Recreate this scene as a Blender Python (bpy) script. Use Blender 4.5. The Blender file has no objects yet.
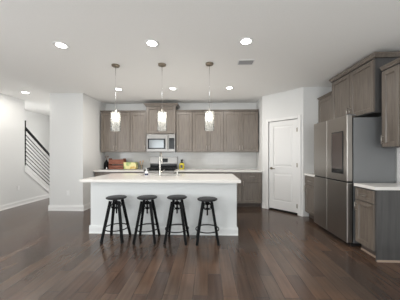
import bpy, bmesh, math, random
from mathutils import Vector, Matrix
random.seed(7)
PI = math.pi
S = bpy.context.scene
C = S.collection

# ---------------------------------------------------------------- camera
FPX = 205.0
cd = bpy.data.cameras.new('camera'); cam = bpy.data.objects.new('camera', cd); C.objects.link(cam)
cd.sensor_fit = 'HORIZONTAL'; cd.sensor_width = 36.0; cd.lens = 36.0 * FPX / 400.0
cd.shift_y = 4.5 / 400.0; cd.clip_start = 0.05; cd.clip_end = 60
cam.location = (0, 0, 1.31); cam.rotation_euler = (PI/2, 0, math.atan(8/FPX))
S.camera = cam
# ---------------------------------------------------------------- world, lights, exposure
w = bpy.data.worlds.new('world'); S.world = w; w.use_nodes = True
w.node_tree.nodes['Background'].inputs[0].default_value = (0.86, 0.93, 1.0, 1)
w.node_tree.nodes['Background'].inputs[1].default_value = 1.5
S.view_settings.view_transform = 'Standard'; S.view_settings.look = 'None'
S.view_settings.exposure = 0.23; S.view_settings.gamma = 1.0
S.view_settings.use_curve_mapping = False
WIN_E, RIGHT_E, CEIL_E = 59, 17, 8.5
XLW = -4.76
def area(name, loc, rot, sx, sy, e, col=(1, 1, 1)):
    l = bpy.data.lights.new(name, 'AREA'); l.shape = 'RECTANGLE'; l.size = sx; l.size_y = sy
    l.energy = e; l.color = col
    o = bpy.data.objects.new(name, l); C.objects.link(o); o.location = loc; o.rotation_euler = rot
    return o
# daylight entering by the windows of the living side, behind the photographer
area('window_daylight', (-2.6, -2.93, 1.45), (PI/2+.45, 0, 0), 2.3, 1.9, WIN_E, (0.97, 0.985, 1.0))
area('window_daylight', (0.9, -2.93, 1.45), (PI/2+.45, 0, 0), 2.3, 1.9, WIN_E, (0.97, 0.985, 1.0))
area('window_daylight', (2.60, -0.6, 1.45), (PI/2+.45, 0, PI/2), 2.3, 1.9, RIGHT_E, (0.97, 0.985, 1.0))
area('window_daylight', (XLW, -0.2, 1.45), (PI/2+.05, 0, -PI/2), 2.3, 1.9, 82, (0.985, 0.99, 1.0))
area('hall_fill', (-3.9, 7.35, 1.5), (PI/2, 0, PI), 0.9, 1.9, 36, (1, 0.99, 0.97))  # added fill lamp brightening the hall, with no window behind it
area('stair_fill', (-5.35, 3.4, 4.6), (math.radians(52), 0, 0), 0.8, 1.6, 300, (1, 1, 1))  # unseen lamp added above the stairwell to brighten its walls

area('bounce_fill', (-1.0, 0.9, 0.9), (PI, 0, 0), 5.5, 3.0, 3.5, (1, .97, .93))  # added upward lamp in the foreground, stands in for light bounced to the ceiling
area('bounce_fill', (-0.8, 4.65, 1.0), (PI, 0, 0), 3.6, 0.7, 9, (1, .97, .93))  # second added upward lamp, lifts the ceiling behind the island

# ---------------------------------------------------------------- materials
def mat(name, col, rough=0.5, metal=0.0, spec=0.5, coat=0.0):
    m = bpy.data.materials.new(name); m.use_nodes = True
    b = m.node_tree.nodes['Principled BSDF']
    b.inputs['Base Color'].default_value = (*col, 1); b.inputs['Roughness'].default_value = rough
    b.inputs['Metallic'].default_value = metal; b.inputs['Specular IOR Level'].default_value = spec
    b.inputs['Coat Weight'].default_value = coat
    return m
def noisy(m, scale, c0, c1, detail=4, sc=(1, 1, 1), bump=0.0, rough=None, coord='Object', lo=0.3, hi=0.7):
    nt = m.node_tree; N = nt.nodes; L = nt.links; b = N['Principled BSDF']
    tc = N.new('ShaderNodeTexCoord'); mp = N.new('ShaderNodeMapping'); mp.inputs['Scale'].default_value = sc
    nz = N.new('ShaderNodeTexNoise'); nz.inputs['Scale'].default_value = scale; nz.inputs['Detail'].default_value = detail
    L.new(tc.outputs[coord], mp.inputs[0]); L.new(mp.outputs[0], nz.inputs['Vector'])
    cr = N.new('ShaderNodeValToRGB'); cr.color_ramp.elements[0].position = lo; cr.color_ramp.elements[1].position = hi
    cr.color_ramp.elements[0].color = (*c0, 1); cr.color_ramp.elements[1].color = (*c1, 1)
    L.new(nz.outputs['Fac'], cr.inputs[0]); L.new(cr.outputs[0], b.inputs['Base Color'])
    if bump:
        bp = N.new('ShaderNodeBump'); bp.inputs['Strength'].default_value = bump; bp.inputs['Distance'].default_value = 0.002
        L.new(nz.outputs['Fac'], bp.inputs['Height']); L.new(bp.outputs[0], b.inputs['Normal'])
    if rough:
        mr = N.new('ShaderNodeMapRange'); mr.inputs['To Min'].default_value = rough[0]; mr.inputs['To Max'].default_value = rough[1]
        L.new(nz.outputs['Fac'], mr.inputs['Value']); L.new(mr.outputs[0], b.inputs['Roughness'])
    return m
def emis(name, col, e):
    m = mat(name, col); b = m.node_tree.nodes['Principled BSDF']
    b.inputs['Emission Color'].default_value = (*col, 1); b.inputs['Emission Strength'].default_value = e
    return m
M = {}
M['wall'] = noisy(mat('wall_paint', (.8,)*3, .75, spec=.3), 60, (.70, .70, .69), (.72, .72, .71), bump=.05)
M['ceil'] = noisy(mat('ceiling_paint', (.8,)*3, .9, spec=.1), 70, (.85, .845, .825), (.87, .865, .845), bump=.06)
M['trim'] = mat('white_semigloss_trim', (.76, .755, .745), .35)
M['island'] = noisy(mat('island_paint', (.7,)*3, .6), 50, (.74, .755, .75), (.76, .775, .77))
M['wood'] = noisy(mat('stained_cabinet_wood', (.15,)*3, .36, spec=.7), 6, (.118, .096, .078), (.184, .154, .127), 6, (6, 6, .55), bump=.05, rough=(.3, .45))
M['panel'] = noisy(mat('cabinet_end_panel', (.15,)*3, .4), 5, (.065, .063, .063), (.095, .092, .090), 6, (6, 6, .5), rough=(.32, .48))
M['kick'] = mat('toe_kick_brown', (.10, .08, .07), .6)
M['shoe'] = mat('shoe_moulding_wood', (.36, .27, .21), .5)
M['quartz'] = noisy(mat('white_quartz', (.85,)*3, .18), 25, (.79, .765, .73), (.80, .775, .74), rough=(.14, .2))
M['steel'] = noisy(mat('brushed_stainless', (.5,)*3, .3, 1.0), 8, (.23, .22, .21), (.28, .268, .255), 3, (1, 1, 40), rough=(.26, .38))
M['fridge'] = noisy(mat('fridge_stainless', (.4,)*3, .3, .95), 8, (.37, .345, .32), (.43, .405, .375), 3, (40, 40, 1), rough=(.26, .36))
M['fside'] = mat('fridge_side_grey', (.22, .225, .23), .42, .3)
M['nickel'] = mat('brushed_nickel', (.55, .52, .48), .28, 1)
M['chrome'] = mat('bright_chrome', (.85, .85, .85), .1, 1)
M['satin'] = mat('satin_nickel', (.62, .59, .54), .25, 1)
M['black'] = noisy(mat('black_metal', (.008,)*3, .5, spec=.12), 30, (.003, .003, .0033), (.006, .006, .0063), rough=(.45, .6))
M['seat'] = noisy(mat('black_stained_wood_seat', (.02,)*3, .5, spec=.3), 12, (.008, .008, .009), (.022, .022, .024), sc=(1, 8, 1), rough=(.35, .5))
M['rubber'] = mat('black_plastic', (.012,)*3, .55)
M['bglass'] = mat('black_glass', (.012, .012, .013), .1, spec=.2)
M['mwglass'] = mat('microwave_window', (.20, .21, .22), .12, .4)
M['iron'] = mat('cast_iron', (.02, .02, .02), .6)
M['canopy'] = mat('aged_nickel', (.26, .22, .17), .3, 1)
M['threshold'] = mat('dark_threshold', (.012, .010, .009), .6)
M['crate'] = noisy(mat('reddish_wood_crate', (.3,)*3, .55), 10, (.15, .045, .025), (.29, .10, .055), sc=(1, 6, 8))
M['twig'] = mat('dried_twig', (.20, .13, .09), .8)
M['yolk'] = mat('yellow_soap', (.62, .52, .05), .25)
M['white'] = mat('white_plastic', (.85, .85, .85), .35)
M['navy'] = mat('navy_print', (.03, .035, .09), .5)
M['spoon'] = mat('beech_wood', (.55, .33, .16), .6)
M['disc'] = emis('lamp_disc', (1, .97, .92), 14)
M['bulb'] = emis('bulb_glow', (1, .93, .82), 9)
M['carpet'] = noisy(mat('stair_carpet', (.6,)*3, .95), 90, (.55, .54, .52), (.66, .65, .63), bump=.3)
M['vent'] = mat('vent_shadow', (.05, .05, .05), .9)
def glass(name, tint, diff):
    m = bpy.data.materials.new(name); m.use_nodes = True; nt = m.node_tree; N = nt.nodes; L = nt.links
    N.remove(N['Principled BSDF']); out = N['Material Output']
    t = N.new('ShaderNodeBsdfTransparent'); t.inputs[0].default_value = (*tint, 1)
    g = N.new('ShaderNodeBsdfGlossy'); g.inputs['Roughness'].default_value = .08
    d = N.new('ShaderNodeBsdfTranslucent'); d.inputs[0].default_value = (.95, .95, .93, 1)
    lw = N.new('ShaderNodeLayerWeight'); lw.inputs[0].default_value = .18
    m1 = N.new('ShaderNodeMixShader'); m2 = N.new('ShaderNodeMixShader')
    nz = N.new('ShaderNodeTexVoronoi'); nz.inputs['Scale'].default_value = 38
    tc = N.new('ShaderNodeTexCoord'); L.new(tc.outputs['Object'], nz.inputs['Vector'])
    mr = N.new('ShaderNodeMapRange'); mr.inputs['To Min'].default_value = diff * .5; mr.inputs['To Max'].default_value = diff * 1.6
    L.new(nz.outputs['Distance'], mr.inputs['Value']); L.new(mr.outputs[0], m1.inputs[0])
    bp = N.new('ShaderNodeBump'); bp.inputs['Strength'].default_value = .08; bp.inputs['Distance'].default_value = .003
    L.new(nz.outputs['Distance'], bp.inputs['Height']); L.new(bp.outputs[0], g.inputs['Normal'])
    L.new(t.outputs[0], m1.inputs[1]); L.new(d.outputs[0], m1.inputs[2])
    L.new(lw.outputs['Fresnel'], m2.inputs[0]); L.new(m1.outputs[0], m2.inputs[1]); L.new(g.outputs[0], m2.inputs[2])
    L.new(m2.outputs[0], out.inputs[0]); return m
M['seeded'] = glass('seeded_glass', (.93, .94, .94), .26)
M['clear'] = glass('clear_glass', (.93, .95, .94), .05)

def floor_mat():
    m = mat('dark_hardwood_planks', (.05, .035, .03), .3, spec=.6); nt = m.node_tree; N = nt.nodes; L = nt.links; b = N['Principled BSDF']
    tc = N.new('ShaderNodeTexCoord'); mp = N.new('ShaderNodeMapping'); mp.inputs['Rotation'].default_value = (0, 0, PI/2)
    L.new(tc.outputs['Object'], mp.inputs[0])
    br = N.new('ShaderNodeTexBrick'); br.offset = .37; br.offset_frequency = 2; br.squash = 1
    br.inputs['Scale'].default_value = 1; br.inputs['Brick Width'].default_value = .95; br.inputs['Row Height'].default_value = .14
    br.inputs['Mortar Size'].default_value = .0016; br.inputs['Mortar Smooth'].default_value = .2
    br.inputs['Color1'].default_value = (.0, .0, .0, 1); br.inputs['Color2'].default_value = (1, 1, 1, 1)
    br.inputs['Mortar'].default_value = (.0, .0, .0, 1)
    L.new(mp.outputs[0], br.inputs['Vector'])
    cr = N.new('ShaderNodeValToRGB'); e = cr.color_ramp.elements
    e[0].position = 0; e[0].color = (.066, .046, .037, 1); e[1].position = 1; e[1].color = (.112, .072, .052, 1)
    k = e.new(.45); k.color = (.078, .052, .040, 1); k = e.new(.75); k.color = (.094, .066, .050, 1)
    L.new(br.outputs['Color'], cr.inputs[0])
    mg = N.new('ShaderNodeMapping'); mg.inputs['Scale'].default_value = (14, .9, 1); L.new(tc.outputs['Object'], mg.inputs[0])
    nz = N.new('ShaderNodeTexNoise'); nz.inputs['Scale'].default_value = 2.2; nz.inputs['Detail'].default_value = 7
    L.new(mg.outputs[0], nz.inputs['Vector'])
    mr = N.new('ShaderNodeMapRange'); mr.inputs['From Min'].default_value = .25; mr.inputs['From Max'].default_value = .75
    mr.inputs['To Min'].default_value = .78; mr.inputs['To Max'].default_value = 1.22
    L.new(nz.outputs['Fac'], mr.inputs['Value'])
    mx = N.new('ShaderNodeMixRGB'); mx.blend_type = 'MULTIPLY'; mx.inputs[0].default_value = 1
    n2 = N.new('ShaderNodeTexNoise'); n2.inputs['Scale'].default_value = 1.6; n2.inputs['Detail'].default_value = 4; L.new(tc.outputs['Object'], n2.inputs['Vector'])
    c2 = N.new('ShaderNodeValToRGB'); c2.color_ramp.elements[0].position = .35; c2.color_ramp.elements[1].position = .65
    c2.color_ramp.elements[0].color = (.80, .84, .88, 1); c2.color_ramp.elements[1].color = (1.18, 1.05, .96, 1); L.new(n2.outputs['Fac'], c2.inputs[0])
    m0 = N.new('ShaderNodeMixRGB'); m0.blend_type = 'MULTIPLY'; m0.inputs[0].default_value = 1
    L.new(cr.outputs[0], m0.inputs[1]); L.new(c2.outputs[0], m0.inputs[2])
    L.new(m0.outputs[0], mx.inputs[1]); L.new(mr.outputs[0], mx.inputs[2])
    mm = N.new('ShaderNodeMixRGB'); mm.inputs[2].default_value = (.012, .009, .008, 1)
    L.new(br.outputs['Fac'], mm.inputs[0]); L.new(mx.outputs[0], mm.inputs[1]); L.new(mm.outputs[0], b.inputs['Base Color'])
    rr = N.new('ShaderNodeMapRange'); rr.inputs['To Min'].default_value = .13; rr.inputs['To Max'].default_value = .24
    L.new(nz.outputs['Fac'], rr.inputs['Value']); L.new(rr.outputs[0], b.inputs['Roughness'])
    bp = N.new('ShaderNodeBump'); bp.inputs['Strength'].default_value = .2; bp.inputs['Distance'].default_value = .002; bp.invert = True
    L.new(br.outputs['Fac'], bp.inputs['Height']); L.new(bp.outputs[0], b.inputs['Normal'])
    return m
M['floor'] = floor_mat()
def tile_mat():
    m = mat('white_subway_tile', (.8,)*3, .16); nt = m.node_tree; N = nt.nodes; L = nt.links; b = N['Principled BSDF']
    tc = N.new('ShaderNodeTexCoord'); mp = N.new('ShaderNodeMapping'); mp.inputs['Rotation'].default_value = (-PI/2, 0, 0)
    L.new(tc.outputs['Object'], mp.inputs[0])
    br = N.new('ShaderNodeTexBrick'); br.inputs['Scale'].default_value = 1
    br.inputs['Brick Width'].default_value = .30; br.inputs['Row Height'].default_value = .10
    br.inputs['Mortar Size'].default_value = .002; br.inputs['Color1'].default_value = (.50, .495, .48, 1)
    br.inputs['Color2'].default_value = (.53, .525, .51, 1); br.inputs['Mortar'].default_value = (.44, .44, .43, 1)
    L.new(mp.outputs[0], br.inputs['Vector']); L.new(br.outputs['Color'], b.inputs['Base Color'])
    bp = N.new('ShaderNodeBump'); bp.inputs['Strength'].default_value = .25; bp.inputs['Distance'].default_value = .002; bp.invert = True
    L.new(br.outputs['Fac'], bp.inputs['Height']); L.new(bp.outputs[0], b.inputs['Normal'])
    return m
M['tile'] = tile_mat()
def yellow_box_mat():
    m = mat('yellow_printed_card', (.7, .6, .2), .5); nt = m.node_tree; N = nt.nodes; L = nt.links; b = N['Principled BSDF']
    tc = N.new('ShaderNodeTexCoord'); nz = N.new('ShaderNodeTexNoise'); nz.inputs['Scale'].default_value = 7; nz.inputs['Detail'].default_value = 1
    L.new(tc.outputs['Object'], nz.inputs['Vector'])
    cr = N.new('ShaderNodeValToRGB'); e = cr.color_ramp.elements; cr.color_ramp.interpolation = 'LINEAR'
    e[0].position = .36; e[0].color = (.33, .45, .18, 1); e[1].position = .68; e[1].color = (.62, .40, .10, 1)
    k = e.new(.44); k.color = (.74, .68, .32, 1); k = e.new(.6); k.color = (.78, .72, .38, 1)
    L.new(nz.outputs['Fac'], cr.inputs[0]); L.new(cr.outputs[0], b.inputs['Base Color']); return m
M['yellow'] = yellow_box_mat()

# ---------------------------------------------------------------- helpers
class MB:
    def __init__(s): s.bm = bmesh.new()
    def box(s, x0, x1, y0, y1, z0, z1):
        v = [s.bm.verts.new(p) for p in ((x0,y0,z0),(x1,y0,z0),(x1,y1,z0),(x0,y1,z0),(x0,y0,z1),(x1,y0,z1),(x1,y1,z1),(x0,y1,z1))]
        for f in ((3,2,1,0),(4,5,6,7),(0,1,5,4),(1,2,6,5),(2,3,7,6),(3,0,4,7)): s.bm.faces.new([v[i] for i in f])
        return s
    def prism(s, pts, d):           # pts: coplanar 3-D outline, d: extrusion vector
        d = Vector(d); a = [s.bm.verts.new(p) for p in pts]; b = [s.bm.verts.new(Vector(p) + d) for p in pts]
        s.bm.faces.new(a); s.bm.faces.new(b[::-1]); n = len(a)
        for i in range(n): s.bm.faces.new((a[i], b[i], b[(i+1) % n], a[(i+1) % n]))
        return s
    def bar(s, p0, p1, w0, w1=None, d0=None, seg=None):
        """tapered bar from p0 to p1; seg None = square section, else round of seg sides (w = radius)"""
        p0 = Vector(p0); p1 = Vector(p1); w1 = w0 if w1 is None else w1
        ax = (p1 - p0).normalized(); up = Vector((0, 0, 1)) if abs(ax.z) < .95 else Vector((0, 1, 0))
        u = ax.cross(up).normalized(); v = u.cross(ax).normalized(); n = seg or 4; r = []
        for p, w_ in ((p0, w0), (p1, w1)):
            ring = []
            for i in range(n):
                a = 2*PI*(i + .5)/n; k = w_ if seg else w_*math.sqrt(2)
                ring.append(s.bm.verts.new(p + u*math.cos(a)*k + v*math.sin(a)*k))
            r.append(ring)
        s.bm.faces.new(r[0][::-1]); s.bm.faces.new(r[1])
        for i in range(n):
            f = s.bm.faces.new((r[0][i], r[0][(i+1) % n], r[1][(i+1) % n], r[1][i])); f.smooth = bool(seg)
        return s
    def tube(s, pts, r, seg=10, closed=False):
        pts = [Vector(p) for p in pts]; n = len(pts); rings = []; u = None
        for i, p in enumerate(pts):
            a = pts[(i-1) % n] if (closed or i > 0) else p; b = pts[(i+1) % n] if (closed or i < n-1) else p
            t = (b - a).normalized()
            if u is None:
                ref = Vector((0, 0, 1)) if abs(t.z) < .9 else Vector((1, 0, 0)); u = t.cross(ref).normalized()
            else: u = (u - t*u.dot(t)).normalized()
            v = t.cross(u); rr = r[i] if isinstance(r, (list, tuple)) else r
            rings.append([s.bm.verts.new(p + (u*math.cos(2*PI*k/seg) + v*math.sin(2*PI*k/seg))*rr) for k in range(seg)])
        m = n if closed else n-1
        for i in range(m):
            A = rings[i]; B = rings[(i+1) % n]
            for k in range(seg):
                f = s.bm.faces.new((A[k], A[(k+1) % seg], B[(k+1) % seg], B[k])); f.smooth = True
        if not closed: s.bm.faces.new(rings[0][::-1]); s.bm.faces.new(rings[-1])
        return s
    def lathe(s, prof, c=(0, 0, 0), seg=28, axis='z'):
        """prof: (radius, height); ends with radius 0 are closed"""
        c = Vector(c); rings = []
        for r_, h in prof:
            if r_ < 1e-6: rings.append([s.bm.verts.new(c + Vector((0, 0, h)))]); continue
            rings.append([s.bm.verts.new(c + Vector((r_*math.cos(2*PI*k/seg), r_*math.sin(2*PI*k/seg), h))) for k in range(seg)])
        for A, B in zip(rings, rings[1:]):
            for k in range(seg):
                k2 = (k+1) % seg
                if len(A) == 1 and len(B) == 1: continue
                if len(A) == 1: f = s.bm.faces.new((A[0], B[k2], B[k]))
                elif len(B) == 1: f = s.bm.faces.new((A[k], A[k2], B[0]))
                else: f = s.bm.faces.new((A[k], A[k2], B[k2], B[k]))
                f.smooth = True
        return s
    def build(s, name, m, parent=None, bevel=0.0, loc=None, sharp=35):
        bmesh.ops.recalc_face_normals(s.bm, faces=s.bm.faces)
        for e in s.bm.edges:
            if len(e.link_faces) == 2 and e.calc_face_angle(0) > math.radians(sharp): e.smooth = False
        me = bpy.data.meshes.new(name); s.bm.to_mesh(me); s.bm.free(); me.materials.append(M[m] if isinstance(m, str) else m)
        o = bpy.data.objects.new(name, me); C.objects.link(o)
        if parent: o.parent = parent
        if loc: o.location = loc
        if bevel:
            b = o.modifiers.new('bevel', 'BEVEL'); b.width = bevel; b.segments = 2; b.limit_method = 'ANGLE'; b.angle_limit = math.radians(40)
        return o
def tag(o, label, cat, group=None):
    o['label'] = label; o['category'] = cat
    if group: o['group'] = group
    elif 'group' in o: del o['group']
    return o
def thing(name, label, cat, loc=(0, 0, 0), rz=0, group=None):
    o = bpy.data.objects.new(name, None); C.objects.link(o); o.location = loc; o.rotation_euler = (0, 0, rz)
    o.empty_display_size = .1
    return tag(o, label, cat, group)
def struct(o): o['kind'] = 'structure'; return o
def copy_tree(o, parent=None):
    c = o.copy(); C.objects.link(c)
    if parent: c.parent = parent
    for ch in list(o.children): copy_tree(ch, c)
    return c
def shaker(mb, x0, x1, z0, z1, yb, t=.02, rail=.058, rec=.016):
    """shaker front: back plane at yb, front at yb-t, recessed centre with a sloped inner lip"""
    yf = yb - t; yr = yf + rec; i0 = rail; i1 = rail + .008
    bm = mb.bm
    def ring(ins, y): return [bm.verts.new(p) for p in ((x0+ins, y, z0+ins), (x1-ins, y, z0+ins), (x1-ins, y, z1-ins), (x0+ins, y, z1-ins))]
    A = ring(0, yb); B = ring(0, yf + .002); B2 = ring(.002, yf); D = ring(i0, yf); E_ = ring(i1, yr)
    for P, Q in ((A, B), (B, B2), (B2, D), (D, E_)):
        for k in range(4): bm.faces.new((P[k], P[(k+1) % 4], Q[(k+1) % 4], Q[k]))
    bm.faces.new(E_); bm.faces.new(A[::-1])
    return mb
def pull(parent, x, z, y, vertical=True, L=.12, m='nickel'):
    b = MB(); r = .0055; off = .028
    if vertical:
        b.bar((x, y-off, z-L/2), (x, y-off, z+L/2), r, seg=8)
        for s in (-1, 1): b.bar((x, y, z+s*L*.36), (x, y-off, z+s*L*.36), .0045, seg=8)
    else:
        b.bar((x-L/2, y-off, z), (x+L/2, y-off, z), r, seg=8)
        for s in (-1, 1): b.bar((x+s*L*.36, y, z), (x+s*L*.36, y-off, z), .0045, seg=8)
    return b.build('handle', m, parent)

# ---------------------------------------------------------------- the room shell
H = 2.74
XL, XR, YB, YR = -4.83, 2.67, 5.70, -3.0
YE = 5.22                                                     # where the full-height left wall ends at the stairs
P1 = Vector((1.334, 5.10, 0)); P2 = Vector((2.015, 4.42, 0))  # the angled pantry wall
struct(MB().box(-6.0, 3.0, -3.2, 8.0, -.1, 0).build('floor', 'floor'))
cb = MB()
cb.box(XL, 3.0, -3.2, 8.0, H, H+.12); cb.box(-6.0, XL, YE-.12, 8.0, H, H+.12); cb.box(-6.0, XL, -3.2, 1.9, H, H+.12)
struct(cb.build('ceiling', 'ceil'))
# left wall: full height up to the stair opening, then a raking knee wall under the flight
SL = .86
def zst(y): return .985 - SL*(y - YE)
yend = YE + .985/SL
MBw = MB().prism([(XL, 1.0, 0), (XL, yend, 0), (XL, YE, zst(YE)), (XL, YE, H), (XL, 1.0, H)], (-.12, 0, 0))
MBw.box(XL-.12, XL, YR, -1.4, 0, H).box(XL-.12, XL, -1.4, 1.0, 0, .5).box(XL-.12, XL, -1.4, 1.0, 2.4, H)
struct(MBw.build('wall_left', 'wall'))
struct(MB().box(-5.97, -5.85, 1.8, 8.0, 0, 5.2).build('wall_stair_side', 'wall'))
struct(MB().box(-5.85, -3.70, 7.6, 7.72, 0, H).build('wall_hall_back', 'wall'))
struct(MB().box(-5.85, XL-.12, 1.8, 1.92, 0, 5.2).build('wall_stair_top', 'wall'))
struct(MB().box(-5.85, XL-.12, YE-.12, YE, H+.12, 5.2).box(-4.95, -4.83, 1.8, YE, H+.12, 5.2).build('wall_stair_upper', 'wall'))
struct(MB().box(-3.70, -2.90, 4.65, 7.72, 0, H).build('wall_block', 'wall'))
struct(MB().box(-2.90, 2.79, YB, YB+.12, 0, H).build('wall_back', 'wall'))
struct(MB().box(-2.895, 1.329, YB-.012, YB-.001, .94, 1.372).build('wall_back_tile', 'tile'))
# angled pantry wall with a door opening
dv = (P2-P1).normalized(); nv = Vector((-dv.y, dv.x, 0))       # nv points into the pantry
if nv.y < 0: nv = -nv
LW = (P2-P1).length; ANG = math.atan2(dv.y, dv.x)
D0, D1, DH = .17, .845, 2.085
aw = MB().box(0, D0-.01, 0, .11, 0, H).box(D1+.01, LW, 0, .11, 0, H).box(D0-.01, D1+.01, 0, .11, DH+.01, H)
o = struct(aw.build('wall_pantry_front', 'wall')); o.location = P1; o.rotation_euler = (0, 0, ANG)
struct(MB().box(P1.x, P1.x+.10, P1.y+.0, YB, 0, H).build('wall_pantry_left', 'wall'))
struct(MB().box(P2.x, XR, P2.y, P2.y+.10, 0, H).build('wall_pantry_right', 'wall'))
# right wall with a window opening beside the photographer
rw = MB().box(XR, XR+.12, .6, YB, 0, H).box(XR, XR+.12, YR, -1.8, 0, H).box(XR, XR+.12, -1.8, .6, 0, .5).box(XR, XR+.12, -1.8, .6, 2.4, H)
struct(rw.build('wall_right', 'wall'))
rb = MB()
for a, b in ((XL, -3.8), (-1.4, -.3), (2.1, XR)): rb.box(a, b, YR-.12, YR, 0, H)
for a, b in ((-3.8, -1.4), (-.3, 2.1)): rb.box(a, b, YR-.12, YR, 0, .5).box(a, b, YR-.12, YR, 2.4, H)
struct(rb.build('wall_rear', 'wall'))
for i, (a, b) in enumerate(((-3.8, -1.4), (-.3, 2.1))):
    f = MB(); y0, y1 = YR-.10, YR-.04
    f.box(a, a+.05, y0, y1, .5, 2.4).box(b-.05, b, y0, y1, .5, 2.4).box(a+.05, b-.05, y0, y1, .5, .55).box(a+.05, b-.05, y0, y1, 2.35, 2.4)
    f.box((a+b)/2-.03, (a+b)/2+.03, y0, y1, .55, 2.35)
    fo = struct(f.build('window_%d' % (i+1), 'trim'))
    MB().box(a+.05, b-.05, YR-.072, YR-.068, .55, 2.35).build('pane', 'clear', fo)
f = MB().box(XR+.04, XR+.10, -1.8, -1.75, .5, 2.4).box(XR+.04, XR+.10, .55, .6, .5, 2.4).box(XR+.04, XR+.10, -1.75, .55, .5, .55).box(XR+.04, XR+.10, -1.75, .55, 2.35, 2.4).box(XR+.04, XR+.10, -.63, -.57, .55, 2.35)
fo = struct(f.build('window_3', 'trim')); MB().box(XR+.068, XR+.072, -1.75, .55, .55, 2.35).build('pane', 'clear', fo)

f = MB().box(XL-.10, XL-.04, -1.4, -1.35, .5, 2.4).box(XL-.10, XL-.04, .95, 1.0, .5, 2.4).box(XL-.10, XL-.04, -1.35, .95, .5, .55).box(XL-.10, XL-.04, -1.35, .95, 2.35, 2.4).box(XL-.10, XL-.04, -.23, -.17, .55, 2.35)
fo = struct(f.build('window_4', 'trim')); MB().box(XL-.072, XL-.068, -1.35, .95, .55, 2.35).build('pane', 'clear', fo)

# baseboards (moulded profile swept along straight runs)
def base_run(name, a, b, side, h=.13):
    """a, b floor points of the wall line; side = unit vector into the room"""
    a = Vector((*a, 0)); b = Vector((*b, 0)); s = Vector((*side, 0))
    prof = [(0, 0), (.024, 0), (.024, .018), (.015, .026), (.015, h-.03), (.010, h-.016), (.010, h), (0, h)]
    o = MB().prism([a + s*p + Vector((0, 0, q)) for p, q in prof], b-a).build(name, 'trim')
    return struct(o)
base_run('baseboard_left', (XL, YR), (XL, yend-.17), (1, 0))
base_run('baseboard_block', (-3.70, 4.65), (-2.876, 4.65), (0, -1))
base_run('baseboard_block_side', (-2.90, 4.65), (-2.90, 5.02), (1, 0))
base_run('baseboard_block_hall', (-3.70, 4.626), (-3.70, 7.6), (-1, 0))
base_run('baseboard_hall', (-5.85, 7.6), (-3.724, 7.6), (0, -1))
base_run('baseboard_right', (XR, YR), (XR, 2.5), (-1, 0))
side = (-nv.x, -nv.y)
pa = P1 + dv*(D0-.075); pb = P1 + dv*(D1+.075)
base_run('baseboard_pantry', (P1.x, P1.y), (pa.x, pa.y), side)
base_run('baseboard_pantry_end', (pb.x, pb.y), (P2.x, P2.y), side)
# pantry door: casing, slab with two raised fields, lever, hinges
def local(o): o.location = P1; o.rotation_euler = (0, 0, ANG); return o
cs = MB()
for a, b in ((D0-.07, D0-.005), (D1+.005, D1+.07)): cs.box(a, b, -.018, -.001, 0, DH+.07); 
cs.box(D0-.005, D1+.005, -.018, -.001, DH+.005, DH+.07)
struct(local(cs.build('trim_1', 'trim', bevel=.004)))
dp = MB(); x0, x1, z0 = D0+.003, D1-.003, .04
st = .105
dp.box(x0, x1, .030, .050, z0, DH-.003)
dp.box(x0, x0+st, .015, .030, z0, DH-.003).box(x1-st, x1, .015, .030, z0, DH-.003)
for a, b in ((z0, .235), (.875, 1.03), (DH-.115, DH-.003)): dp.box(x0+st, x1-st, .015, .030, a, b)
for a, b in ((.235, .875), (1.03, DH-.115)):
    i = .035; y = .030; xa, xb = x0+st, x1-st
    A = [(xa+.012, y, a+.012), (xb-.012, y, a+.012), (xb-.012, y, b-.012), (xa+.012, y, b-.012)]
    B = [(xa+.012+i, .019, a+.012+i), (xb-.012-i, .019, a+.012+i), (xb-.012-i, .019, b-.012-i), (xa+.012+i, .019, b-.012-i)]
    va = [dp.bm.verts.new(p) for p in A]; vb = [dp.bm.verts.new(p) for p in B]
    for k in range(4): dp.bm.faces.new((va[k], va[(k+1) % 4], vb[(k+1) % 4], vb[k]))
    dp.bm.faces.new(vb)
door = struct(local(dp.build('door_1', 'trim', bevel=.002)))
struct(local(MB().box(D0, D1, .012, .10, 0, .012).build('trim_4', 'threshold')))
hd = MB(); hx = D0+.065; hz = .985
hd.bar((hx, .015, hz), (hx, .004, hz), .030, seg=20).bar((hx, .004, hz), (hx, -.045, hz), .010, seg=10)
hd.tube([(hx-.008, -.045, hz), (hx+.03, -.048, hz), (hx+.075, -.046, hz-.002), (hx+.115, -.042, hz-.004)], [.010, .010, .009, .008])
hd.build('door_handle', 'canopy', door)
for z in (.19, 1.08, 1.85):
    hg = MB(); hg.bar((D1+.001, .002, z-.045), (D1+.001, .002, z+.045), .008, seg=10).box(D1-.028, D1-.004, .012, .0148, z-.044, z+.044)
    hg.build('hinge', 'canopy', door)

# staircase behind the knee wall
st_ = thing('staircase', 'white staircase climbing behind the left wall beside its metal railing', 'staircase', (-5.4, 6.2, 0))
run = .2209; rise = .19
for i in range(11):
    y1 = 6.36 - run*i; z1 = rise*(i+1)
    if i > 10: break
    b = MB().box(-5.84+5.4, XL-.125+5.4, y1-run-6.2, y1-6.2+.02, max(0, z1-.19*2), z1)
    b.build('step', 'trim', st_, bevel=.008)
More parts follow.
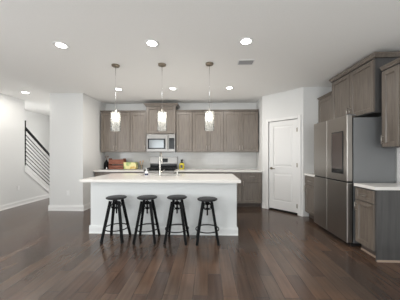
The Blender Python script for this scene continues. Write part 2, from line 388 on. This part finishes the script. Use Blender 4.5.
# raking cap trim on the knee wall
d_ = Vector((0, yend-YE-.03, -(SL*(yend-YE-.03)))); nrm = Vector((0, SL, 1)).normalized()
a0 = Vector((XL-.135, YE+.0, zst(YE)+.002)); 
cap = MB().prism([a0, a0+Vector((.15, 0, 0)), a0+Vector((.15, 0, 0))+nrm*.03, a0+nrm*.03], d_)
struct(cap.build('trim_2', 'trim', bevel=.003))
fas = MB().prism([Vector((XL+.001, YE, zst(YE)-.13)), Vector((XL+.016, YE, zst(YE)-.13)), Vector((XL+.016, YE, zst(YE)-.005)), Vector((XL+.001, YE, zst(YE)-.005))], Vector((0, 1.0, -SL)))
struct(fas.build('trim_3', 'trim', bevel=.003))
rl = thing('stair_railing', 'dark metal stair railing with sloping parallel rods and a square newel', 'railing', (XL-.06, YE+.035, zst(YE)+.045))
def R(y, z): return (0, y-(YE+.035), z-(zst(YE)+.045))
MB().box(-.036, .036, -.034, .034, -.012, 1.17).box(-.040, .040, -.038, .038, 1.17, 1.185).build('newel_post', 'black', rl, bevel=.003)
ye = YE+.035; yl = 6.30
p = MB(); zb = zst(yl)+.045-(zst(YE)+.045)
p.box(-.028, .028, yl-ye-.028, yl-ye+.028, zb+.0, zb+1.08); p.build('newel_post', 'black', rl, bevel=.003)
zr = 1.03
a = Vector((0, .0, zr)); b = Vector((0, yl-ye, zr-SL*(yl-ye)))
MB().bar(a, b, .024).build('handrail', 'black', rl, bevel=.004)
for k in range(8):
    z = .10 + k*.108
    MB().bar((0, .0, z), (0, yl-ye, z-SL*(yl-ye)), .0095, seg=8).build('rod', 'black', rl)

# ---------------------------------------------------------------- cabinets (local frame: x width, front plane y=0, body to +y)
def wall_cab(label, loc, rz, w_, z0, z1, depth, doors, hands, crown=.045, group=None, crown_sides=(0, 0), zc=.038, side_m='wood'):
    t = thing('wall_cabinet', label, 'cabinet', loc, rz, group)
    MB().box(.001, w_-.001, 0, depth, z0-loc[2], z1-loc[2]).build('body', side_m, t, bevel=.0015)
    zz0, zz1 = z0-loc[2], z1-loc[2]
    x = 0
    for frac, hs in zip(doors, hands):
        a = x + .009 if x == 0 else x + .005; x += frac*w_; b = x-.005 if x < w_-1e-3 else x-.009
        d = shaker(MB(), a, b, zz0+.012, zz1-.018, -.001).build('cabinet_door', 'wood', t)
        hx = a+.028 if hs == 'l' else b-.028
        pull(d, hx, zz0+.11, -.0205)
    cr = MB(); o_ = crown; s0 = o_ if crown_sides[0] else 0; s1 = o_ if crown_sides[1] else 0
    # stepped crown, as two stacked flared strips
    for (e0, e1, h0, h1) in ((.022, .022, 0, .016), (.022, o_, .016, zc-.012), (o_, o_, zc-.012, zc)):
        L0 = -min(e0, s0) if s0 else .001; L1 = -min(e1, s0) if s0 else .001
        R0 = w_+min(e0, s1) if s1 else w_-.001; R1 = w_+min(e1, s1) if s1 else w_-.001
        zb_, zt_ = zz1+.001+h0, zz1+.001+h1
        v = [cr.bm.verts.new(p_) for p_ in ((L0, -e0, zb_), (R0, -e0, zb_), (R0, depth, zb_), (L0, depth, zb_), (L1, -e1, zt_), (R1, -e1, zt_), (R1, depth, zt_), (L1, depth, zt_))]
        for f_ in ((3,2,1,0),(4,5,6,7),(0,1,5,4),(1,2,6,5),(2,3,7,6),(3,0,4,7)): cr.bm.faces.new([v[i] for i in f_])
    cr.build('crown_moulding', 'wood', t)
    return t
UY = 5.37; Z0, Z1 = 1.375, 2.435; UD = YB - UY - .002
G = 'stained wall cabinets over the back counter'
wall_cab('double-door wall cabinet at the left end of the back wall, above the wooden crates', (-2.862, UY, Z0), 0, .80, Z0, Z1, UD, (.5, .5), 'rl')
wall_cab('narrow single-door wall cabinet just left of the microwave', (-2.062, UY, Z0), 0, .442, Z0, Z1, UD, (1,), 'r')
wall_cab('raised short wall cabinet directly above the microwave, with its own crown', (-1.618, UY-.05, 1.845), 0, .778, 1.845, 2.57, UD+.05, (.5, .5), 'rl', crown=.06, crown_sides=(1, 1), zc=.07)
wall_cab('narrow single-door wall cabinet just right of the microwave', (-.838, UY, Z0), 0, .428, Z0, Z1, UD, (1,), 'l')
wall_cab('double-door wall cabinet behind the rightmost pendant lamp', (-.410, UY, Z0), 0, .812, Z0, Z1, UD, (.5, .5), 'rl')
wall_cab('double-door wall cabinet at the right end of the back wall, nearest the white door', (.402, UY, Z0), 0, .90, Z0, Z1, UD, (.5, .5), 'rl', crown_sides=(0, 0))

def base_cab(label, loc, rz, w_, depth, cols, hands, drawers=True, end=None, ndraw=None):
    t = thing('base_cabinet', label, 'cabinet', loc, rz)
    b = MB().box(.001, w_-.001, 0, depth, .105, .872)
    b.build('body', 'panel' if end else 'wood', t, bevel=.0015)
    MB().box(.002, w_-.002 - (.0 if not end else .0), .07, depth-.01, 0, .104).build('toe_kick', 'kick', t)
    x = 0
    for c, hs in zip(cols, hands):
        a = x+.012 if x == 0 else x+.003; x += c*w_; bb = x-.003 if x < w_-1e-3 else x-.012
        d = shaker(MB(), a, bb, .70, .855, -.001, rail=.032, rec=.006).build('drawer', 'wood', t)
        pull(d, (a+bb)/2, .775, -.0205, False, min(.12, (bb-a)*.5))
        d = shaker(MB(), a, bb, .118, .69, -.001).build('cabinet_door', 'wood', t)
        pull(d, a+.028 if hs == 'l' else bb-.028, .60, -.0205)
    return t
BY = 5.09; BD = YB-BY-.015
base_cab('base cabinet at the far left of the back wall, under the crates', (-2.862, BY, 0), 0, .84, BD, (.5, .5), 'rl')
base_cab('narrow base cabinet left of the range, mostly hidden behind the island', (-2.022, BY, 0), 0, .405, BD, (1,), 'r')
base_cab('base cabinet right of the range, hidden behind the island except its top', (-.838, BY, 0), 0, .83, BD, (.5, .5), 'rl')
base_cab('base cabinet partly showing past the right end of the island', (-.008, BY, 0), 0, .835, BD, (.5, .5), 'rl')
base_cab('single-door base cabinet in the back corner next to the white pantry door', (.827, BY, 0), 0, .495, BD, (1,), 'l')
def worktop(name, label, x0, x1, y0, y1, z0=.875, z1=.915):
    o = MB().box(0, x1-x0, 0, y1-y0, 0, z1-z0).build(name, 'quartz', bevel=.004); o.location = (x0, y0, z0)
    return tag(o, label, 'countertop')
worktop('countertop', 'white quartz countertop along the back wall left of the range', -2.893, -1.613, BY-.035, YB-.014)
worktop('countertop', 'white quartz countertop along the back wall right of the range', -.839, 1.326, BY-.035, YB-.014)

# right wall run: local +x points towards the camera
RZ = -PI/2
FX = 2.06
# small base + wall cabinet between pantry and fridge
base_cab('base cabinet in the corner between the pantry wall and the refrigerator', (FX, P2.y-.004, 0), RZ, .50, XR-FX-.015, (1,), 'l')
worktop('countertop', 'short white countertop between the pantry wall and the refrigerator', FX-.03, XR-.004, P2.y-.506, P2.y-.003)
wall_cab('shorter wall cabinet on the far side of the refrigerator, lower than its neighbour', (2.34, P2.y-.004, 1.40), RZ, .50, 1.40, 2.45, XR-2.34-.003, (1,), 'l')
# deep pair over the refrigerator
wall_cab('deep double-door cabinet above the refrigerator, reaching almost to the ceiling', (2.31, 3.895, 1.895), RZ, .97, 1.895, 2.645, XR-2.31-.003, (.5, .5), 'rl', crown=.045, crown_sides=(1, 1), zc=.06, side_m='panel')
# near ones
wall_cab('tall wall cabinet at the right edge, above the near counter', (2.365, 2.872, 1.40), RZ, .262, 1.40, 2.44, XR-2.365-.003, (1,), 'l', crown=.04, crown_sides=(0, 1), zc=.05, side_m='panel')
nb = base_cab('near base cabinet at the right edge with a grey end panel', (FX, 2.935, 0), RZ, .335, XR-FX-.003, (1,), 'l', end=True)
MB().box(.335, .347, -.002, XR-FX-.003, 0, .872).build('end_panel', 'panel', nb)
worktop('countertop', 'white countertop on the near right cabinet beside the refrigerator side', FX-.032, XR-.002, 2.575, 2.938)
sh = MB(); zz = .02
sh.prism([(.347, -.002, 0), (.362, -.002, 0), (.359, -.002, .014), (.347, -.002, .02)], (0, XR-FX-.01, 0))
sh.prism([(.01, .069, 0), (.01, .054, 0), (.01, .057, .014), (.01, .069, .02)], (.325, 0, 0))
sh.build('shoe_moulding', 'shoe', nb)['label'] = 'light brown shoe moulding'

# ---------------------------------------------------------------- refrigerator
FR = thing('refrigerator', 'stainless four-door refrigerator with a dark screen in its upper door', 'refrigerator', (1.97, 3.90, 0), RZ)
fw = .912
MB().box(.012, fw-.012, .100, XR-1.97-.02, .045, 1.838).build('body', 'fside', FR, bevel=.004)
MB().box(.03, fw-.03, .07, .60, 0, .044).build('base_grille', 'rubber', FR)
MB().box(.02, fw-.02, .078, .0995, .06, 1.83).build('door_gasket', 'rubber', FR)
g = .004; xm = .415
def fdoor(x0, x1, z0, z1, nm='door'):
    return MB().box(x0, x1, 0, .0775, z0, z1).build(nm, 'fridge', FR, bevel=.008)
fd = [fdoor(0, xm-g, .925, 1.872), fdoor(xm+g, fw, .925, 1.872), fdoor(0, xm-g, .055, .905), fdoor(xm+g, fw, .055, .905)]
# recessed grips along the joint
for d, (a, b) in ((fd[2], (0.02, xm-.02)), (fd[3], (xm+.02, fw-.02))):
    MB().box(a, b, .012, .076, .9055, .9245).build('grip_recess', 'rubber', d)
scr = MB().box(.555, .835, -.004, -.0005, 1.025, 1.655).build('screen_frame', 'rubber', fd[1], bevel=.001)
MB().box(.575, .815, -.0055, -.0045, 1.095, 1.635).build('screen', mat('screen_glass', (.085, .068, .062), .15), scr)
MB().box(.567, .823, -.0055, -.0045, 1.035, 1.078).build('dark_strip', 'bglass', scr)  # darker strip along the bottom of the screen
for x in (.05, fw-.09): MB().box(x, x+.04, .03, .16, 1.873, 1.890).build('hinge_cap', 'fside', FR, bevel=.003)

# ---------------------------------------------------------------- range and microwave
RX, RW, RYF = -1.608, .764, 5.05
rg = thing('range', 'stainless gas range with black cooktop between the back counters', 'stove', (RX, RYF, 0))
MB().box(0, RW, .03, .635, .03, .905).build('body', 'steel', rg, bevel=.002)
MB().box(.02, RW-.02, .05, .60, 0, .029).build('plinth', 'rubber', rg)
od = MB().box(.005, RW-.005, 0, .0295, .20, .76).build('oven_door', 'steel', rg, bevel=.004)
MB().box(.10, RW-.10, -.003, -.0005, .30, .62).build('oven_window', 'bglass', od)
hb = MB().bar((.06, -.05, .71), (RW-.06, -.05, .71), .011, seg=12)
for x in (.09, RW-.09): hb.bar((x, 0, .71), (x, -.05, .71), .009, seg=8)
hb.build('handle', 'steel', od)
MB().box(.005, RW-.005, 0, .0295, .04, .19).build('drawer', 'steel', rg, bevel=.004)
cp = MB().prism([(0, .0295, .77), (0, 0, .77), (0, -.012, .80), (0, .010, .905), (0, .0295, .905)], (RW, 0, 0)).build('control_panel', 'steel', rg, bevel=.002)
for i in range(5):
    x = .09 + i*(RW-.18)/4
    MB().bar((x, -.005, .848), (x, -.038, .841), .023, .019, seg=16).build('knob', 'steel', cp)
MB().box(.003, RW-.003, .012, .57, .906, .918).build('cooktop', 'bglass', rg, bevel=.002)
for cx in (.13, .38, .63):
    for cy in ((.16, .42) if cx != .38 else (.29,)):
        MB().lathe([(0, .919), (.045, .919), (.045, .93), (.032, .932), (.032, .938), (0, .938)], (cx, cy, 0)).build('burner', 'iron', rg)
for x0 in (.012, .262, .512):
    gr = MB(); x1 = x0+.24
    for x in (x0, x0+.08, x0+.16, x1-.012): gr.box(x, x+.012, .04, .55, .944, .958)
    for y in (.04, .16, .29, .42, .538): gr.box(x0, x1, y, y+.012, .944, .9575)
    for x in (x0, x1-.012):
        for y in (.04, .538): gr.box(x, x+.012, y, y+.012, .9185, .945)
    gr.build('grate', 'iron', rg)
bg = MB().prism([(0, .575, .906), (0, .575, 1.05), (0, .560, 1.06), (0, .575, 1.245), (0, .625, 1.245), (0, .625, .906)], (RW, 0, 0)).build('backguard', 'steel', rg, bevel=.003)
MB().box(.012, RW-.012, .568, .5745, .925, 1.045).build('lower_panel', 'bglass', bg)
MB().prism([(.26, .5605, 1.095), (.50, .5605, 1.095), (.50, .5690, 1.20), (.26, .5690, 1.20)], (0, -.003, 0)).build('clock_display', 'bglass', bg)
mw = thing('microwave', 'stainless over-the-range microwave with a black framed window', 'microwave', (-1.600, 5.27, 1.378))
MH = .46; MW = .752
MB().box(0, MW, .025, .41, 0, MH).build('body', 'steel', mw, bevel=.003)
md = MB().box(.0, .575, 0, .0245, .012, MH-.003).build('microwave_door', 'steel', mw, bevel=.004)
MB().box(.035, .50, -.003, -.0005, .075, .345).build('window_frame', 'bglass', md, bevel=.001)
MB().box(.07, .455, -.0045, -.0032, .105, .315).build('window_glass', 'mwglass', md)
hb = MB().bar((.545, -.035, .06), (.545, -.035, .40), .008, seg=12)
for z in (.09, .37): hb.bar((.545, 0, z), (.545, -.035, z), .008, seg=8)
hb.build('handle', 'nickel', md)
kp = MB().box(.578, MW, 0, .0245, .012, MH-.003).build('control_panel', 'steel', mw, bevel=.003)
MB().box(.592, MW-.02, -.003, -.0005, .075, .36).build('keypad', 'bglass', kp)
MB().box(.02, MW-.02, .03, .30, -.006, -.0005).build('vent_grille', 'rubber', mw)

# ---------------------------------------------------------------- island
IX0, IX1, IY0, IY1 = -1.955, .465, 3.345, 4.19
isl = thing('kitchen_island', 'white painted kitchen island body standing behind the black stools', 'kitchen island', ((IX0+IX1)/2, IY0, 0))
cx = (IX0+IX1)/2; hw = (IX1-IX0)/2
b = MB().box(-hw, hw, 0, .10, 0, .873).box(-hw, -hw+.08, .10, IY1-IY0, 0, .873).box(hw-.08, hw, .10, IY1-IY0, 0, .873).box(-hw+.08, hw-.08, IY1-IY0-.03, IY1-IY0, .1, .873)
b.build('body', 'island', isl)
bb = MB(); prof = [(0, 0), (.020, 0), (.020, .016), (.013, .024), (.013, .10), (.008, .116), (.008, .13), (0, .13)]
bb.prism([(-hw-.02, -p_, q) for p_, q in prof], (2*hw+.04, 0, 0))
for sgn in (-1, 1): bb.prism([(sgn*(hw+p_+.0005), .001, q) for p_, q in prof], (0, IY1-IY0-.09, 0))
bb.build('baseboard', 'island', isl)
for k in range(4):
    x0 = -hw+.09+k*(2*hw-.18)/4; x1 = x0+(2*hw-.18)/4-.006
    sd = MB(); shaker(sd, x0, x1, .12, .86, 0)
    for v in sd.bm.verts: v.co.y = IY1-IY0+.001 - v.co.y
    sd.build('cabinet_door', 'wood', isl)
# worktop with a cut-out for the sink
TX0, TX1, TY0, TY1 = -2.02, .503, 3.145, 4.235
SX0, SX1, SY0, SY1 = -1.30, -.52, 3.80, 4.14
t = MB()
def ringface(z0, z1):
    O = [(TX0, TY0), (TX1, TY0), (TX1, TY1), (TX0, TY1)]; I = [(SX0, SY0), (SX1, SY0), (SX1, SY1), (SX0, SY1)]
    vs = {}
    for z in (z0, z1):
        vs[z] = ([t.bm.verts.new((x-TX0, y-TY0, z)) for x, y in O], [t.bm.verts.new((x-TX0, y-TY0, z)) for x, y in I])
    for k in range(4):
        k2 = (k+1) % 4
        for z in (z0, z1): t.bm.faces.new((vs[z][0][k], vs[z][0][k2], vs[z][1][k2], vs[z][1][k]))
        for j in (0, 1): t.bm.faces.new((vs[z0][j][k], vs[z0][j][k2], vs[z1][j][k2], vs[z1][j][k]))
ringface(0, .042)
o = t.build('island_countertop', 'quartz', bevel=.004); o.location = (TX0, TY0, .8735)
tag(o, 'long white quartz island countertop overhanging the stools', 'countertop')
sk = thing('sink', 'stainless undermount sink set in the island countertop behind the faucet', 'sink', ((SX0+SX1)/2, (SY0+SY1)/2, .66))
a = (SX1-SX0)/2+.0; c = (SY1-SY0)/2
MB().box(-a-.02, a+.02, -c-.005, c+.005, 0, .004).box(-a-.02, -a-.002, -c-.005, c+.005, .004, .212).box(a+.002, a+.02, -c-.005, c+.005, .004, .212).box(-a-.002, a+.002, -c-.005, -c-.002, .004, .212).box(-a-.002, a+.002, c+.002, c+.005, .004, .212).build('basin', 'steel', sk)
MB().lathe([(0, .0042), (.04, .0042), (.045, .008), (.03, .008), (0, .006)]).build('drain', 'chrome', sk)
TZ = .9155
fc = thing('faucet', 'tall bright gooseneck faucet on the island countertop', 'faucet', (-.885, 3.755, TZ))
MB().lathe([(0, 0), (.024, 0), (.024, .008), (.018, .014), (.0145, .05), (.0145, .11), (.012, .12), (0, .12)]).build('base', 'satin', fc)
pts = [(0, 0, .119), (0, 0, .335)]
for k in range(1, 13):
    an = PI*k/12; pts.append((0, .075-.075*math.cos(an), .335+.095*math.sin(an)))
pts += [(0, .15, .30)]
MB().tube(pts, .0105, 14).build('spout', 'satin', fc)
MB().lathe([(0, .215), (.011, .215), (.0125, .23), (.012, .30), (0, .305)], (0, .15, 0)).build('spray_head', 'satin', fc)
MB().bar((.016, 0, .075), (.03, 0, .078), .011, seg=12).tube([(.03, 0, .078), (.05, 0, .09), (.085, 0, .115)], [.006, .006, .005]).build('handle', 'satin', fc)
sdp = thing('soap_dispenser', 'short metal soap dispenser with a curved spout right of the faucet', 'soap dispenser', (-.567, 3.765, TZ))
MB().lathe([(0, 0), (.020, 0), (.020, .006), (.012, .012), (.010, .06), (0, .06)]).build('base', 'satin', sdp)
MB().tube([(0, 0, .06), (0, 0, .085), (-.01, .01, .098), (-.04, .03, .102), (-.062, .045, .094)], [.009, .009, .009, .008, .006]).build('spout', 'satin', sdp)
sb = thing('soap_bottle', 'small white pump bottle left of the faucet on the island', 'soap bottle', (-1.135, 3.745, TZ))
MB().lathe([(0, 0), (.030, 0), (.032, .004), (.032, .06), (.028, .078), (.014, .092), (.012, .10), (0, .10)]).build('bottle', 'white', sb)
MB().lathe([(.0325, .012), (.0325, .048)]).build('printed_label', 'navy', sb)['label'] = 'dark label band'
MB().bar((0, 0, .10), (0, 0, .135), .007, seg=10).bar((0, 0, .138), (-.035, -.004, .136), .006, .004, seg=8).build('pump', 'white', sb)

# ---------------------------------------------------------------- things on the back counter
CZ = .9155
tr = MB().box(-.47, .47, -.12, .12, 0, .006).build('tray', 'black', bevel=.001)
tr.location = (-2.37, 5.47, CZ); tag(tr, 'long low black tray under the crates at the left of the back counter', 'tray')
def crate(label, z, w_, h, x):
    t_ = thing('wooden_crate', label, 'crate', (x, 5.46, z)); d = .085
    MB().box(-w_/2, w_/2, -d, d, 0, .008).box(-w_/2, -w_/2+.012, -d, d, .008, h).box(w_/2-.012, w_/2, -d, d, .008, h).build('body', 'crate', t_)
    for y in (-d-.004, d+.0005):
        n = 2
        for k in range(n):
            MB().box(-w_/2, w_/2, y, y+.0035, .004+k*(h-.03)/n, (k+1)*(h-.03)/n).build('slat', 'crate', t_)
    return t_
crate('lower reddish wooden crate standing on the black tray', CZ+.0065, .395, .125, -2.455)
crate('upper reddish wooden crate stacked on top of the other crate', CZ+.0065+.128, .40, .155, -2.450)
yb = thing('patterned_box', 'pale yellow patterned box on the tray right of the crates', 'box', (-2.08, 5.46, CZ+.0065))
MB().box(-.165, .165, -.085, .085, 0, .165).build('body', 'yellow', yb, bevel=.004)
MB().box(-.168, .168, -.088, .088, .1655, .178).build('lid', 'yellow', yb, bevel=.002)
vs = thing('vase', 'black vase with dried twigs at the left end of the tray', 'vase', (-2.758, 5.47, CZ+.0065))
MB().lathe([(0, 0), (.055, 0), (.066, .01), (.068, .11), (.060, .17), (.030, .205), (.022, .225), (.028, .24), (.022, .24), (.015, .22), (0, .215)]).build('body', 'black', vs)
tw = MB()
for k in range(9):
    an = random.uniform(0, 2*PI); rr = random.uniform(.03, .08); h = random.uniform(.32, .43)
    e_ = (rr*math.cos(an), rr*math.sin(an)*.6, h); m_ = (e_[0]*.35, e_[1]*.35, .30)
    tw.tube([(0, 0, .216), m_, e_], [.002, .0018, .001], 5)
    for j in range(3):
        f_ = .4 + .2*j; q = Vector(m_).lerp(Vector(e_), f_)
        tw.lathe([(0, -.008), (.007, 0), (0, .009)], q, 6)
tw.build('twigs', 'twig', vs)
cdm = MB().prism([(-.022, 0, 0), (.022, 0, 0), (0, .004, .06)], (0, .003, 0)).build('place_card', 'white')
cdm.location = (-2.715, 5.385, CZ+.0065); tag(cdm, 'tiny white pointed card in front of the black vase', 'card')
jr = thing('utensil_jar', 'small clear jar with wooden utensils between the yellow box and the range', 'jar', (-1.80, 5.48, CZ))
MB().lathe([(0, .002), (.034, .002), (.036, .01), (.036, .11), (.033, .11), (.033, .012), (0, .010)]).build('glass', 'clear', jr)
for dx, dy, h in ((.04, .01, .24), (-.035, .012, .22)):
    MB().tube([(-dx*.3, -dy*.3, .014), (dx, dy, h*.8)], .005, 7).lathe([(0, -.03), (.016, -.012), (.018, .008), (0, .03)], (dx*1.08, dy, h*.9), 12).build('utensil', 'spoon', jr)
yo = thing('soap_bottle', 'yellow bottle with a black cap on the back counter right of the range', 'bottle', (-.700, 5.46, CZ))
MB().lathe([(0, 0), (.064, 0), (.070, .008), (.070, .135), (.055, .165), (.022, .18), (0, .18)], seg=24).build('bottle', 'yolk', yo)
MB().lathe([(.058, .181-.012), (.024, .19), (.024, .215), (.032, .218), (.032, .262), (0, .264)], seg=20).build('cap', 'rubber', yo)
MB().box(-.028, .028, -.0722, -.0705, .04, .115).build('printed_label', 'navy', yo)['label'] = 'dark label'

# ---------------------------------------------------------------- outlets
def outlet(label, loc, rz):
    t_ = thing('wall_outlet', label, 'outlet', loc, rz)
    MB().box(-.037, .037, -.006, -.0005, -.06, .06).build('cover_plate', 'trim', t_, bevel=.002)
    for z in (-.022, .022): MB().box(-.016, .016, -.0085, -.0062, z-.013, z+.013).build('socket', 'white', t_, bevel=.001)
outlet('white wall outlet low on the left wall before the stairs', (XL, 5.04, .455), PI/2)
outlet('white wall outlet low on the front of the projecting wall block', (-3.255, 4.65, .415), 0)

# ---------------------------------------------------------------- stools
def make_stool():
    t_ = thing('bar_stool', 'stool', 'bar stool')
    zs = .635
    MB().lathe([(0, zs), (.142, zs), (.150, zs+.004), (.153, zs+.011), (.151, zs+.018), (.143, zs+.022), (0, zs+.019)], seg=40).build('seat', 'seat', t_)
    sc = MB(); prof = [(0, .40)]
    z = .40
    while z < zs-.012: prof += [(.010, z), (.013, z+.004)]; z += .008
    prof += [(.013, zs-.010), (0, zs-.010)]
    sc.lathe(prof, seg=12).lathe([(0, zs-.0095), (.055, zs-.0095), (.055, zs-.0005), (0, zs-.0005)], seg=24)
    sc.build('screw', 'black', t_)
    hub = MB().lathe([(.0145, .548), (.030, .548), (.034, .555), (.034, .585), (.030, .592), (.0145, .592)], seg=20)
    for i in range(4):
        a_ = PI/4 + i*PI/2; c_, s_ = math.cos(a_), math.sin(a_)
        hub.tube([(c_*.030, s_*.030, .572), (c_*.062, s_*.062, .560), (c_*.078, s_*.078, .530), (c_*.072, s_*.072, .497), (c_*.045, s_*.045, .483), (c_*.016, s_*.016, .486)], .0065, 8)
    hub.lathe([(.0145, .474), (.024, .474), (.024, .500), (.0145, .500)], seg=16)
    hub.build('bracket', 'black', t_)
    for sx in (-1, 1):
        for sy in (-1, 1):
            lg = MB().bar((sx*.157, sy*.157, .005), (sx*.064, sy*.064, .603), .0170, .0190)
            l_ = lg.build('leg', 'black', t_, bevel=.003)
            MB().bar((sx*.1588, sy*.1588, 0), (sx*.1565, sy*.1565, .014), .0145, seg=12).build('foot_pad', 'rubber', l_)
    rr = .174
    MB().tube([(rr*math.cos(2*PI*k/40), rr*math.sin(2*PI*k/40), .185) for k in range(40)], .0085, 8, True).build('foot_ring', 'black', t_)
    return t_
st0 = make_stool()
spots = [(-1.415, 3.118, .00, 'leftmost of the four round black bar stools at the island'),
         (-.935, 3.120, .03, 'second black bar stool from the left, in front of the island'),
         (-.472, 3.112, -.02, 'third black bar stool from the left, seat set slightly higher than its neighbours'),
         (-.010, 3.112, .04, 'rightmost of the four round black bar stools at the island')]
ZS = [0, .004, .012, -.012]
for i, (x, y, r_, lab) in enumerate(spots):
    s_ = st0 if i == 0 else copy_tree(st0)
    s_.location = (x, y, 0); s_.rotation_euler = (0, 0, r_); tag(s_, lab, 'bar stool', 'black screw stools at the island')
    for ch in s_.children:
        if ch.name.startswith(('seat', 'screw')): ch.location.z = ZS[i]

# ---------------------------------------------------------------- pendants
def make_pendant():
    t_ = thing('pendant_lamp', 'pendant', 'pendant lamp')
    MB().lathe([(0, -.028), (.045, -.028), (.060, -.020), (.062, -.0005), (0, -.0005)], seg=32).build('canopy', 'canopy', t_)
    MB().bar((0, 0, -.72), (0, 0, -.028), .0035, seg=8).build('cord', 'chrome', t_)
    MB().lathe([(0, -.715), (.012, -.715), (.018, -.73), (.020, -.775), (0, -.775)], seg=20).build('socket', 'nickel', t_)
    MB().lathe([(.019, -.757), (.072, -.757), (.075, -.762), (.075, -1.055), (.071, -1.055), (.071, -.762), (.019, -.761)], seg=32).build('glass_shade', 'seeded', t_)
    bl = MB().lathe([(0, -.905), (.018, -.900), (.029, -.882), (.031, -.862), (.026, -.835), (.016, -.805), (.014, -.776), (0, -.776)], seg=20).build('bulb', 'bulb', t_)
    return t_
pp = make_pendant()
for i, (x, lab) in enumerate(((-1.477, 'left pendant lamp with a clear glass cylinder over the island'), (-.728, 'middle glass cylinder pendant lamp, hanging in front of the microwave cabinet'), (.022, 'right glass cylinder pendant lamp, hanging over the rightmost stool'))):
    s_ = pp if i == 0 else copy_tree(pp); s_.location = (x, 3.225, H); tag(s_, lab, 'pendant lamp', 'glass pendant lamps over the island')

# ---------------------------------------------------------------- recessed lights, vent
def make_can():
    t_ = thing('recessed_light', 'can', 'ceiling light')
    MB().lathe([(.062, -.004), (.088, -.007), (.094, -.0005), (.062, -.0005)], seg=32).build('trim_ring', 'trim', t_)
    MB().lathe([(0, -.0035), (.0615, -.0035), (.0615, -.0005), (0, -.0005)], seg=32).build('lens', 'disc', t_)
    l = bpy.data.lights.new('downlight', 'AREA'); l.shape = 'DISK'; l.size = .12; l.energy = CEIL_E; l.color = (1, .955, .89)
    lo = bpy.data.objects.new('downlight', l); C.objects.link(lo); lo.parent = t_; lo.location = (0, 0, -.012)
    return t_
cn = make_can()
cans = [(-1.92, 2.61, 'near-left recessed ceiling light in the front row'), (-.72, 2.61, 'middle recessed ceiling light of the front row'), (.48, 2.61, 'near-right recessed ceiling light, in front of the ceiling vent'),
        (-1.96, 4.42, 'back-row recessed ceiling light behind the left pendant cord'), (-.76, 4.42, 'back-row recessed ceiling light beside the middle pendant cord'), (.46, 4.42, 'back-row recessed ceiling light behind the vent, right of the right pendant'),
        (-4.21, 4.57, 'recessed ceiling light at far left near the stairs')]
for i, (x, y, lab) in enumerate(cans):
    s_ = cn if i == 0 else copy_tree(cn); s_.location = (x, y, H); tag(s_, lab, 'ceiling light', 'recessed ceiling lights')
vt = thing('ceiling_vent', 'rectangular ceiling air vent near the right pendant canopy', 'vent', (.585, 3.20, H))
MB().box(-.125, .125, -.085, -.070, -.008, -.0005).box(-.125, .125, .070, .085, -.008, -.0005).box(-.125, -.11, -.07, .07, -.008, -.0005).box(.11, .125, -.07, .07, -.008, -.0005).build('frame', 'trim', vt)
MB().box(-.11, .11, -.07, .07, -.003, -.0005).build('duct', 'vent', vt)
for k in range(9):
    y = -.064 + k*.016
    MB().prism([(-.109, y, -.0035), (-.109, y+.009, -.0075), (-.109, y+.010, -.0068), (-.109, y+.001, -.0032)], (.218, 0, 0)).build('slat', mat('vent_slat', (.35,)*3, .5) if k == 0 else bpy.data.materials['vent_slat'], vt)
